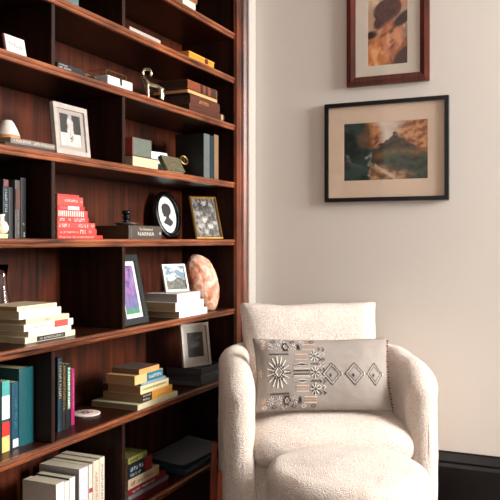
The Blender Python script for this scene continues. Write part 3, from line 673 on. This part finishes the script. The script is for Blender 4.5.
# salt crystal
bm = nb(); bmesh.ops.create_icosphere(bm, subdivisions=5, radius=1)
for v in bm.verts:
    p = v.co.copy(); zq = p.z
    w_ = 1.0+.16*max(0, zq)**2-.05*max(0, -zq)
    q = Vector((p.x*.071*w_, p.y*.050*w_, zq*.133))
    n_ = p.normalized(); f = noise.fractal(n_*1.7+Vector((4, 1, 7)), 1, 2, 5)
    q *= 1+.045*f+.02*noise.noise(n_*7)
    q.x -= .026*zq; v.co = q
zm = -.118
for v in bm.verts:
    if v.co.z < zm: v.co.z = zm
m, nt, b = nodes('rock_salt'); tc = nt.nodes.new('ShaderNodeTexCoord'); n = nt.nodes.new('ShaderNodeTexNoise'); n.inputs['Scale'].default_value = 17; n.inputs['Detail'].default_value = 9; n.inputs['Distortion'].default_value = 1.0
nt.links.new(tc.outputs['Object'], n.inputs['Vector']); r = nt.nodes.new('ShaderNodeValToRGB')
for pos, h_ in ((.34, '#b8684c'), (.47, '#d69a7a'), (.56, '#e0bba3'), (.70, '#ead4c8')):
    el_ = r.color_ramp.elements.new(pos); el_.color = lin(h_)+(1,)
r.color_ramp.elements.remove(r.color_ramp.elements[0]); r.color_ramp.elements.remove(r.color_ramp.elements[-1])
nt.links.new(n.outputs['Fac'], r.inputs['Fac']); nt.links.new(r.outputs['Color'], b.inputs['Base Color']); b.inputs['Roughness'].default_value = .42
b.inputs['Subsurface Weight'].default_value = .25; b.inputs['Subsurface Radius'].default_value = (.02, .008, .004)
bp = nt.nodes.new('ShaderNodeBump'); bp.inputs['Strength'].default_value = .8; bp.inputs['Distance'].default_value = .006; nt.links.new(n.outputs['Fac'], bp.inputs['Height']); nt.links.new(bp.outputs['Normal'], b.inputs['Normal'])
o = obj('salt_crystal', bm, m); o.location = (-.092, yy(203, -.092), TOP[6]+.1185); o.rotation_euler = (0, 0, math.radians(38))
tag(o, 'large rough pink-orange rock salt crystal standing at the right shelf end', 'crystal')

# glass vase, far left
bm = nb(); pr = [(.030, 0), (.036, .004), (.039, .03), (.036, .09), (.022, .15), (.018, .19), (.024, .235), (.0225, .235), (.0165, .19), (.0205, .15), (.0345, .09), (.0375, .03), (.030, .008), (.001, .007)]
lathe(bm, pr, 36); m, nt, b = nodes('clear_glass'); b.inputs['Transmission Weight'].default_value = 1; b.inputs['Roughness'].default_value = .02; b.inputs['IOR'].default_value = 1.45
b.inputs['Base Color'].default_value = (.95, .96, .95, 1)
o = obj('glass_vase', bm, m, None, True); o.location = (-.236, 1.875, TOP[6]+.0005); tag(o, 'clear glass vase at the left edge behind the leftmost paperbacks', 'vase')

# coaster
e = thing('coaster', 'round pinkish white coaster with a dark drawing on the shelf', 'coaster', (-.148, 2.205, TOP[7]+.0003), .3)
bm = nb(); lathe(bm, [(.049, 0), (.052, .001), (.052, .005), (.0505, .006)], 48); obj('disc', bm, mat('#dcc6bd', .6), e, True)
bm = nb(); dk = mat('#4d4544', .6)
for (a, c_, rot) in [(.026, .008, .4), (.022, .006, 1.6), (.018, .010, 2.5)]:
    tube(bm, [(a*math.cos(i/20*2*PI)*math.cos(rot)-c_*math.sin(i/20*2*PI)*math.sin(rot), a*math.cos(i/20*2*PI)*math.sin(rot)+c_*math.sin(i/20*2*PI)*math.cos(rot), .0062) for i in range(21)], .0012, 4)
obj('drawing', bm, dk, e)

# ------------------------------------------------------------ pictures on the back wall
def f_land(a, b):
    w1 = nz(a, b, 4, 2); w2 = nz(a, b, 13, 6, 5)*1.5
    c = mixc(lin('#c9b9a6'), lin('#e3d5c6'), .5+w1)
    if True:
        r = el(a, b, .92, .72, .30, .42, 0, .35); c = mixc(c, mixc(lin('#7c4527'), lin('#c98d5d'), .5+w2), r)
        r = el(a, b, .30, .74, .17, .30, 0, .35); c = mixc(c, mixc(lin('#6e3f24'), lin('#c08050'), .5+w2), r)
        d = .80-1.15*abs(a-.61)*(1.0 if a < .61 else .85)+.05*w2
        if a > .34: c = mixc(c, mixc(lin('#1d1a18'), lin('#4a3226'), .5+w2), ss(d+.02, d-.03, b))
        c = mixc(c, mixc(lin('#8d5a2c'), lin('#4a5538'), .5+1.3*w2), el(a, b, .70, .42, .32, .10, 0, .6))
        c = mixc(c, mixc(lin('#16211a'), lin('#38402e'), .5+w2), el(a, b, .80, .22, .36, .20, -.25, .3))
        c = mixc(c, mixc(lin('#6d4a30'), lin('#b98f66'), .5+w2), ss(.34, .20, b+.35*(a-.35))*ss(.26, .34, a)*ss(.95, .6, a))
        pth = abs((b-.02)-.95*(.62-a)) if .38 < a < .62 else 1
        c = mixc(c, lin('#cdb597'), .8*ss(.05, .01, pth)*ss(.42, .35, b))
        g_ = .33-.10*abs(b-.45)+.05*w2
        c = mixc(c, mixc(lin('#0a1815'), lin('#29433a'), .45+1.1*w1), ss(g_+.05, g_-.03, a))
        c = mixc(c, lin('#8c5a35'), .35*el(a, b, .25, .70, .08, .15, 0, .5))
    return c
GF = 'framed pictures on the back wall'
frame('wall_picture', 'thin black framed watercolour landscape with a wide cream mat', (.656, WY-.0004, 1.331), 0, 0, .568, .456, .018, .022, '#0c0c0d', .074, '#d9bfa8', f_land, 'picture', None, .3, n=110, stand=False, mw_b=.079)
def f_man(a, b):
    w1 = nz(a, b, 6, 8, 5)*1.3; w2 = nz(a, b, 13, 3, 5)*1.3
    c = mixc(lin('#b39478'), lin('#d9bda0'), .5+w1)
    c = mixc(c, lin('#c98d6d'), ss(.7, .95, b)*ss(.5, .9, a))
    # shoulder and coat
    c = mixc(c, mixc(lin('#8a4a2c'), lin('#b46a3f'), .5+w2), ss(.44, .36, b))
    c = mixc(c, lin('#38201a'), el(a, b, .08, .47, .16, .06, .1, .4))
    c = mixc(c, mixc(lin('#c27545'), lin('#e8ae78'), .55+w1), el(a, b, .24, .17, .40, .24, .4, .3))
    # face
    c = mixc(c, mixc(lin('#a55c3c'), lin('#d79268'), .5+.7*w1), el(a, b, .62, .42, .33, .24, .3, .12))
    c = mixc(c, lin('#6b3423'), .8*el(a, b, .62, .53, .12, .025, .45, .5))
    c = mixc(c, lin('#5d2c1f'), .8*el(a, b, .60, .49, .06, .02, .3, .5))
    c = mixc(c, lin('#6b3423'), .7*el(a, b, .38, .45, .09, .022, .3, .5))
    c = mixc(c, lin('#e6ab7e'), .6*el(a, b, .52, .40, .05, .08, -.2, .5))
    c = mixc(c, lin('#7e3f29'), .7*el(a, b, .60, .35, .07, .02, .3, .5))
    c = mixc(c, lin('#6f2f22'), .8*el(a, b, .62, .27, .11, .018, .45, .5))
    c = mixc(c, lin('#8f7563'), .8*el(a, b, .93, .48, .09, .16, .1, .4)*ss(-.3, .3, w2))
    c = mixc(c, lin('#38241f'), el(a, b, .90, .68, .26, .09, .35, .25))
    c = mixc(c, lin('#472a20'), el(a, b, .90, .08, .34, .14, .5, .2))
    # hat
    c = mixc(c, mixc(lin('#43272a'), lin('#643c36'), .5+w2), el(a, b, .50, .83, .36, .17, .12, .1))
    c = mixc(c, mixc(lin('#43272a'), lin('#5e3832'), .5+w2), el(a, b, .40, .70, .27, .12, .4, .14))
    c = mixc(c, lin('#86543f'), .9*el(a, b, .50, .635, .36, .022, .36, .3))
    return c
rw = wood('z', '#2a0d07', '#6e2a17', .4, 1.2)
frame('wall_picture', 'wide brown wooden frame with an orange-toned portrait of a person in a hat', (.6675, WY-.0004, 1.859), 0, 0, .377, .475, .041, .024, '#4a1d12', .057, '#d3c7b8', f_man, 'picture', None, .4, prof=.004, n=90, stand=False, mw_b=.047, fm=rw)

# ------------------------------------------------------------ armchair
bou = boucle('cream_boucle', '#d2bfb0', '#efe5dc', 290)
def wob(co, s, o=0): return noise.fractal(co*s+Vector((o, o, o)), 1, 2, 3)
def displace(bm, amp=.0035, s=9, fine=.0016, fs=150):
    bm.normal_update()
    for v in bm.verts: v.co += v.normal*(amp*wob(v.co, s, 3)+fine*noise.noise(v.co*fs))
chx, chz = .268, 3.03
px, py = cw(chx, chz)
ch = thing('armchair', 'cream boucle barrel armchair with rounded arms and wooden legs', 'armchair', (px, py, 0), YAW+math.radians(6))
HW, HD, AT = .396, .36, .058         # half width, half depth, half arm thickness
H, ZB = .718, .12
def ushell():
    bm = nb()
    # centre line of the shell, from the left front tip round the back to the right front tip
    path = []; wx, bk = HW-AT, HD-AT; rad = .30
    for i in range(34): path.append(Vector((-wx, -HD+(bk-rad+HD)*i/34, 0)))
    for i in range(22): a = PI-PI/2*i/22; path.append(Vector((-wx+rad+rad*math.cos(a), bk-rad+rad*math.sin(a), 0)))
    n_ = 14
    for i in range(n_): path.append(Vector((-wx+rad+(2*wx-2*rad)*i/n_, bk, 0)))
    for i in range(22): a = PI/2-PI/2*i/22; path.append(Vector((wx-rad+rad*math.cos(a), bk-rad+rad*math.sin(a), 0)))
    for i in range(35): path.append(Vector((wx, bk-rad-(bk-rad+HD)*i/34, 0)))
    tot = [0]
    for a, b in zip(path, path[1:]): tot.append(tot[-1]+(b-a).length)
    # denser rings near the tips
    def at(s):
        for i in range(len(tot)-1):
            if tot[i+1] >= s: f = (s-tot[i])/(tot[i+1]-tot[i]); return path[i].lerp(path[i+1], f)
        return path[-1]
    T = tot[-1]; ss_ = [.0004, .0015, .004, .008, .013, .02, .028, .037, .047, .058, .07, .083, .097, .112, .128]
    mid = [.14+(T-.28)*i/110 for i in range(111)]
    S_ = ss_+mid+[T-s for s in ss_[::-1]]
    rings = []
    for s in S_:
        p = at(s); q = at(min(T, s+.004))-at(max(0, s-.004)); q.normalize(); nrm = Vector((q.y, -q.x, 0))
        d = min(s, T-s); a = AT*math.sqrt(max(0, 1-(1-min(d/.075, 1))**2)); R = .15
        dr = 0 if d > R else R-math.sqrt(max(0, R*R-(R-d)**2))
        top = H-dr*.75-.03*max(0, 1-d/.45)**1.3; ring = []
        prof = []
        for k in range(14): prof.append((-1, ZB+(top-a-ZB)*k/14))
        for k in range(17): an = PI-PI*k/16; prof.append((math.cos(an), top-a+a*math.sin(an)))
        for k in range(13, -1, -1): prof.append((1, ZB+(top-a-ZB)*k/14))
        for o_, z in prof:
            ring.append(bm.verts.new(p+nrm*(-o_)*max(a, .002)+Vector((0, 0, z))))
        rings.append(ring)
    m_ = len(rings[0])
    for A, B in zip(rings, rings[1:]):
        for k in range(m_): bm.faces.new((A[k], A[(k+1) % m_], B[(k+1) % m_], B[k]))
    bm.faces.new(rings[0]); bm.faces.new(rings[-1][::-1])
    bmesh.ops.recalc_face_normals(bm, faces=bm.faces); displace(bm)
    return bm
obj('shell', ushell(), bou, ch, True)
def puff(w, d, h, n=5, a=5, c=3, dome=0, sub=30):
    bm = nb(); bmesh.ops.create_cube(bm, size=2); bmesh.ops.subdivide_edges(bm, edges=bm.edges, cuts=sub, use_grid_fill=True)
    for v in bm.verts:
        x, y, z = v.co; nr = ((abs(x)**a+abs(y)**a)**(c/a)+abs(z)**c)**(1/c)
        x, y, z = x/nr, y/nr, z/nr
        if z > 0: z *= 1+dome*(1-min(1, x*x))*(1-min(1, y*y))
        v.co = Vector((x*w/2, y*d/2, z*h/2))
    displace(bm); return bm
# seat platform / front rail
bm = nb(); bx(bm, -HW+.05, HW-.05, -HD+.06, HD-.10, ZB, .355, .02, 3); bmesh.ops.subdivide_edges(bm, edges=[e_ for e_ in bm.edges if e_.calc_length() > .1], cuts=10, use_grid_fill=True)
obj('seat_base', bm, bou, ch, True)
o = obj('seat_cushion', puff(.66, .60, .215, a=5, c=2.6, dome=.12), bou, ch, True); o.location = (.01, -.075, .395)
bm = puff(.53, .17, .46, a=2.4, c=2.4)
bm.free()
def pillow_bm(w, h, t, pinch=.05, p=2.2, q=.55, n=46, disp=True):
    """soft pillow facing -Y, corners drawn out"""
    bm = nb(); fr = []; bk = []
    def pt(i, j, s):
        u, v = -1+2*i/n, -1+2*j/n
        x = w/2*u*(1-pinch*(1-v*v)); z = h/2*v*(1-pinch*1.2*(1-u*u))
        y = s*t/2*((1-abs(u)**(p*1.6))*(1-abs(v)**p))**q if abs(u) < 1 and abs(v) < 1 else 0
        return Vector((x, y, z))
    F = [[bm.verts.new(pt(i, j, -1)) for i in range(n+1)] for j in range(n+1)]
    B = [[F[j][i] if i in (0, n) or j in (0, n) else bm.verts.new(pt(i, j, 1)) for i in range(n+1)] for j in range(n+1)]
    for j in range(n):
        for i in range(n):
            bm.faces.new((F[j][i], F[j][i+1], F[j+1][i+1], F[j+1][i])); bm.faces.new((B[j][i], B[j+1][i], B[j+1][i+1], B[j][i+1]))
    bmesh.ops.recalc_face_normals(bm, faces=bm.faces)
    if disp: displace(bm, .005, 7)
    return bm
o = obj('back_cushion', pillow_bm(.59, .44, .20, pinch=.035, p=4, q=.45), bou, ch, True); o.location = (.002, .155, .668); o.rotation_euler = (-.14, 0, 0)
leg_m = wood('z', '#7a2d12', '#c0572b', .35, 1.0)
for sx, sy in ((-1, -1), (1, -1), (-1, 1), (1, 1)):
    bm = nb(); x0 = sx*(HW+.001); yl = sy*.20-.02
    V8 = []
    for z, wdt, off, dd in ((.30, .010, 0, .020), (.12, .014, sx*.003, .022), (0, .011, sx*.008, .015)):
        cx_ = x0+sx*wdt*.5+off
        V8.append([bm.verts.new((cx_+a*wdt, yl+b*dd, z)) for a, b in ((-1, -1), (1, -1), (1, 1), (-1, 1))])
    for A, B in zip(V8, V8[1:]):
        for k in range(4): bm.faces.new((A[k], A[(k+1) % 4], B[(k+1) % 4], B[k]))
    bm.faces.new(V8[0][::-1]); bm.faces.new(V8[-1])
    bmesh.ops.recalc_face_normals(bm, faces=bm.faces); bmesh.ops.bevel(bm, geom=list(bm.edges), offset=.003, segments=2, affect='EDGES')
    obj('leg', bm, leg_m, ch)

# ------------------------------------------------------------ embroidered lumbar pillow
PW, PH, PT = .525, .28, .12
lx, ly = cw(.276, 2.79)
pl = thing('lumbar_pillow', 'grey-taupe lumbar pillow with tribal embroidery resting on the armchair seat', 'pillow', (lx, ly, .512), YAW+math.radians(3), rx=-math.radians(19))
pin, pp, qq = .05, 2.2, .55
bm = pillow_bm(PW, PH, PT, pin, pp, qq, 50, False); bmesh.ops.translate(bm, verts=bm.verts, vec=(0, 0, PH/2))
for v in bm.verts: v.co.y += .004*wob(v.co, 11, 2)
linen = mat('#958c84', .85, bump=.3, bscale=420, var=.10)
obj('cover', bm, linen, pl, True)
def ps(x, z, lift=.0008):       # pillow front surface, x,z as fractions of its face, -1..1
    X = PW/2*x*(1-pin*(1-z*z)); Z = PH/2*z*(1-pin*1.2*(1-x*x))
    co = Vector((X, 0, Z+PH/2))
    y = -PT/2*((1-abs(x)**(pp*1.6))*(1-abs(z)**pp))**qq if abs(x) < 1 and abs(z) < 1 else 0
    return Vector((X, y+.004*wob(Vector((X, y, Z+PH/2)), 11, 2)-lift, Z+PH/2))
BM = {'w': nb(), 'd': nb(), 'p': nb()}
def stitch(col, pts, r=.0016, n=5, lift=.0008):
    out = []
    for (a, b), (c, d) in zip(pts, pts[1:]):
        k = max(1, int(math.hypot((c-a)*PW, (d-b)*PH)/.02))
        out += [ps(a+(c-a)*i/k, b+(d-b)*i/k, lift) for i in range(k)]
    out.append(ps(*pts[-1], lift)); tube(BM[col], out, r*.88, n)
def zig(col, x0, x1, z, amp, m_, r=.0015): stitch(col, [(x0+(x1-x0)*i/m_, z+(amp if i % 2 else -amp)) for i in range(m_+1)], r)
def dia(col, cx_, cz_, a, b, r=.0018): stitch(col, [(cx_-a, cz_), (cx_, cz_+b), (cx_+a, cz_), (cx_, cz_-b), (cx_-a, cz_)], r)
def burst(col, cx_, cz_, a, b, m_, r=.0018, i0=.35, ph=0):
    for i in range(m_):
        t = 2*PI*i/m_+ph; stitch(col, [(cx_+a*i0*math.cos(t), cz_+b*i0*math.sin(t)), (cx_+a*math.cos(t), cz_+b*math.sin(t))], r)
# sunburst
burst('w', -.68, .02, .17, .44, 15, .0022, .5); burst('d', -.68, .02, .10, .26, 15, .0022, .5, .2)
for i in range(3): dia('d' if i % 2 else 'w', -.68, .02, .05+.02*i, .14+.04*i, .0018)
burst('p', -.945, 0, .04, .10, 5, .0014, .1); zig('d', -.56, -.50, .02, .05, 4)
# bars
for z in (.13, .05, -.05, -.13): zig('d' if abs(z) < .1 else 'w', -.46, -.22, z, .022, 14, .0016)
stitch('w', [(-.46, .09), (-.22, .09)], .0016); stitch('w', [(-.46, -.09), (-.22, -.09)], .0016)
for zc in (.52, -.56): zig('d', -.80, -.52, zc, .02, 16, .0016)
for i in range(6):
    for sz_ in (1, -1): dia('d' if i % 2 else 'w', -.86+.14*i, sz_*.90, .035, .045, .0014)
for zc in (.22, -.24): dia('w', -.34, zc, .11, .05, .0014); zig('d', -.44, -.24, zc, .018, 10, .0015)
for sx_ in (-.06, .0): 
    for i in range(9): stitch('w' if i % 2 else 'd', [(sx_-.02, -.62+.155*i), (sx_+.015, -.57+.155*i), (sx_-.02, -.52+.155*i)], .0017)
# top and bottom bands
rnd = random.Random(5)
for zc in (.74, -.74):
    for cx_ in (-.78, -.66, -.44):
        burst('w', cx_, zc, .05, .11, 8, .0016, .2); burst('d', cx_, zc, .035, .08, 8, .0014, .2, .4)
    dia('d', -.55, zc, .05, .12, .002); dia('w', -.55, zc, .03, .07, .0016); zig('d', -.38, -.34, zc, .09, 4, .002)
    burst('d', -.55, zc, .055, .15, 6, .0022, .5); burst('p', -.88, zc, .05, .1, 9, .0012, .2)
for (x0, x1, z) in ((-.42, -.24, .44), (-.42, -.24, -.44), (-.30, -.12, .74), (-.30, -.12, -.74)):
    for dz in (-.05, 0, .05): zig('p', x0, x1, z+dz, .014, 12, .0014)
    stitch('w', [(x0, z+.08), (x1, z+.08)], .0012); stitch('w', [(x0, z-.08), (x1, z-.08)], .0012)
# centre column of motifs
for zc in (.46, .0, -.46):
    burst('w', -.14, zc, .07, .17, 8, .0022, .25); burst('d', -.14, zc, .06, .14, 8, .0020, .2, .4); dia('d', -.14, zc, .03, .07, .0016)
for zc in (.24, -.24): zig('d', -.20, -.06, zc, .03, 6, .0018)
for i in range(10): z = -.6+1.2*i/9; x = -.02+.02*math.cos(i*2.2); stitch('d', [(x, z), (x+.02, z+.05)], .0016)
# three outlined diamonds
for cx_, a in ((.11, .142), (.45, .142), (.76, .122)):
    n4 = 7
    for (sx_, sz_) in ((1, 1), (1, -1), (-1, -1), (-1, 1)):
        stitch('d', [(cx_+sx_*a*(1-i/n4)+(.008 if i % 2 else -.008), .0-.05+sz_*.31*i/n4) for i in range(n4+1)], .0015)
    dia('w', cx_, -.05, a*.88, .27, .0009); dia('d', cx_, -.05, a*.70, .21, .0009)
    burst('d', cx_-.02, -.09, .02, .05, 5, .0014, .1); burst('w', cx_+a+.01, -.05, .015, .04, 4, .0014, .2)
obj('white_stitching', BM['w'], mat('#e6ddd3', .7), pl); obj('dark_stitching', BM['d'], mat('#2c2a2c', .7), pl); obj('pink_stitching', BM['p'], mat('#d9b3a0', .7), pl)
bm = nb()
for i in range(26):
    z = -.9+1.8*i/25; p = ps(.985, z, 0); q = Vector((p.x+.003, p.y, p.z))
    r_ = bmesh.ops.create_icosphere(bm, subdivisions=1, radius=.0042 if i % 2 else .003, matrix=Matrix.Translation(q))
obj('beaded_edge', bm, mat('#7a3326', .6), pl)

# ------------------------------------------------------------ ottoman
ox, oy = cw(.308, 2.375)
ot = thing('ottoman', 'round cream boucle ottoman in front of the armchair', 'ottoman', (ox, oy, 0))
bm = nb(); R = .257; pr = [(R-.01, .05)]+[(R, .06+.335*i/20) for i in range(21)]
for k in range(1, 12): a = PI/2*k/12; pr.append((R-.055+.055*math.cos(a), .397+.050*math.sin(a)))
for k in range(1, 34): rr = (R-.055)*(1-k/34); pr.append((rr, .447+.016*(1-(rr/(R-.05))**2)))
lathe(bm, pr, 120); displace(bm, .004, 8); obj('upholstery', bm, bou, ot, True)
bm = nb(); lathe(bm, [(.21, .0), (.215, .004), (.215, .049), (.21, .0495)], 48); obj('base', bm, mat('#1b1512', .5), ot, True)
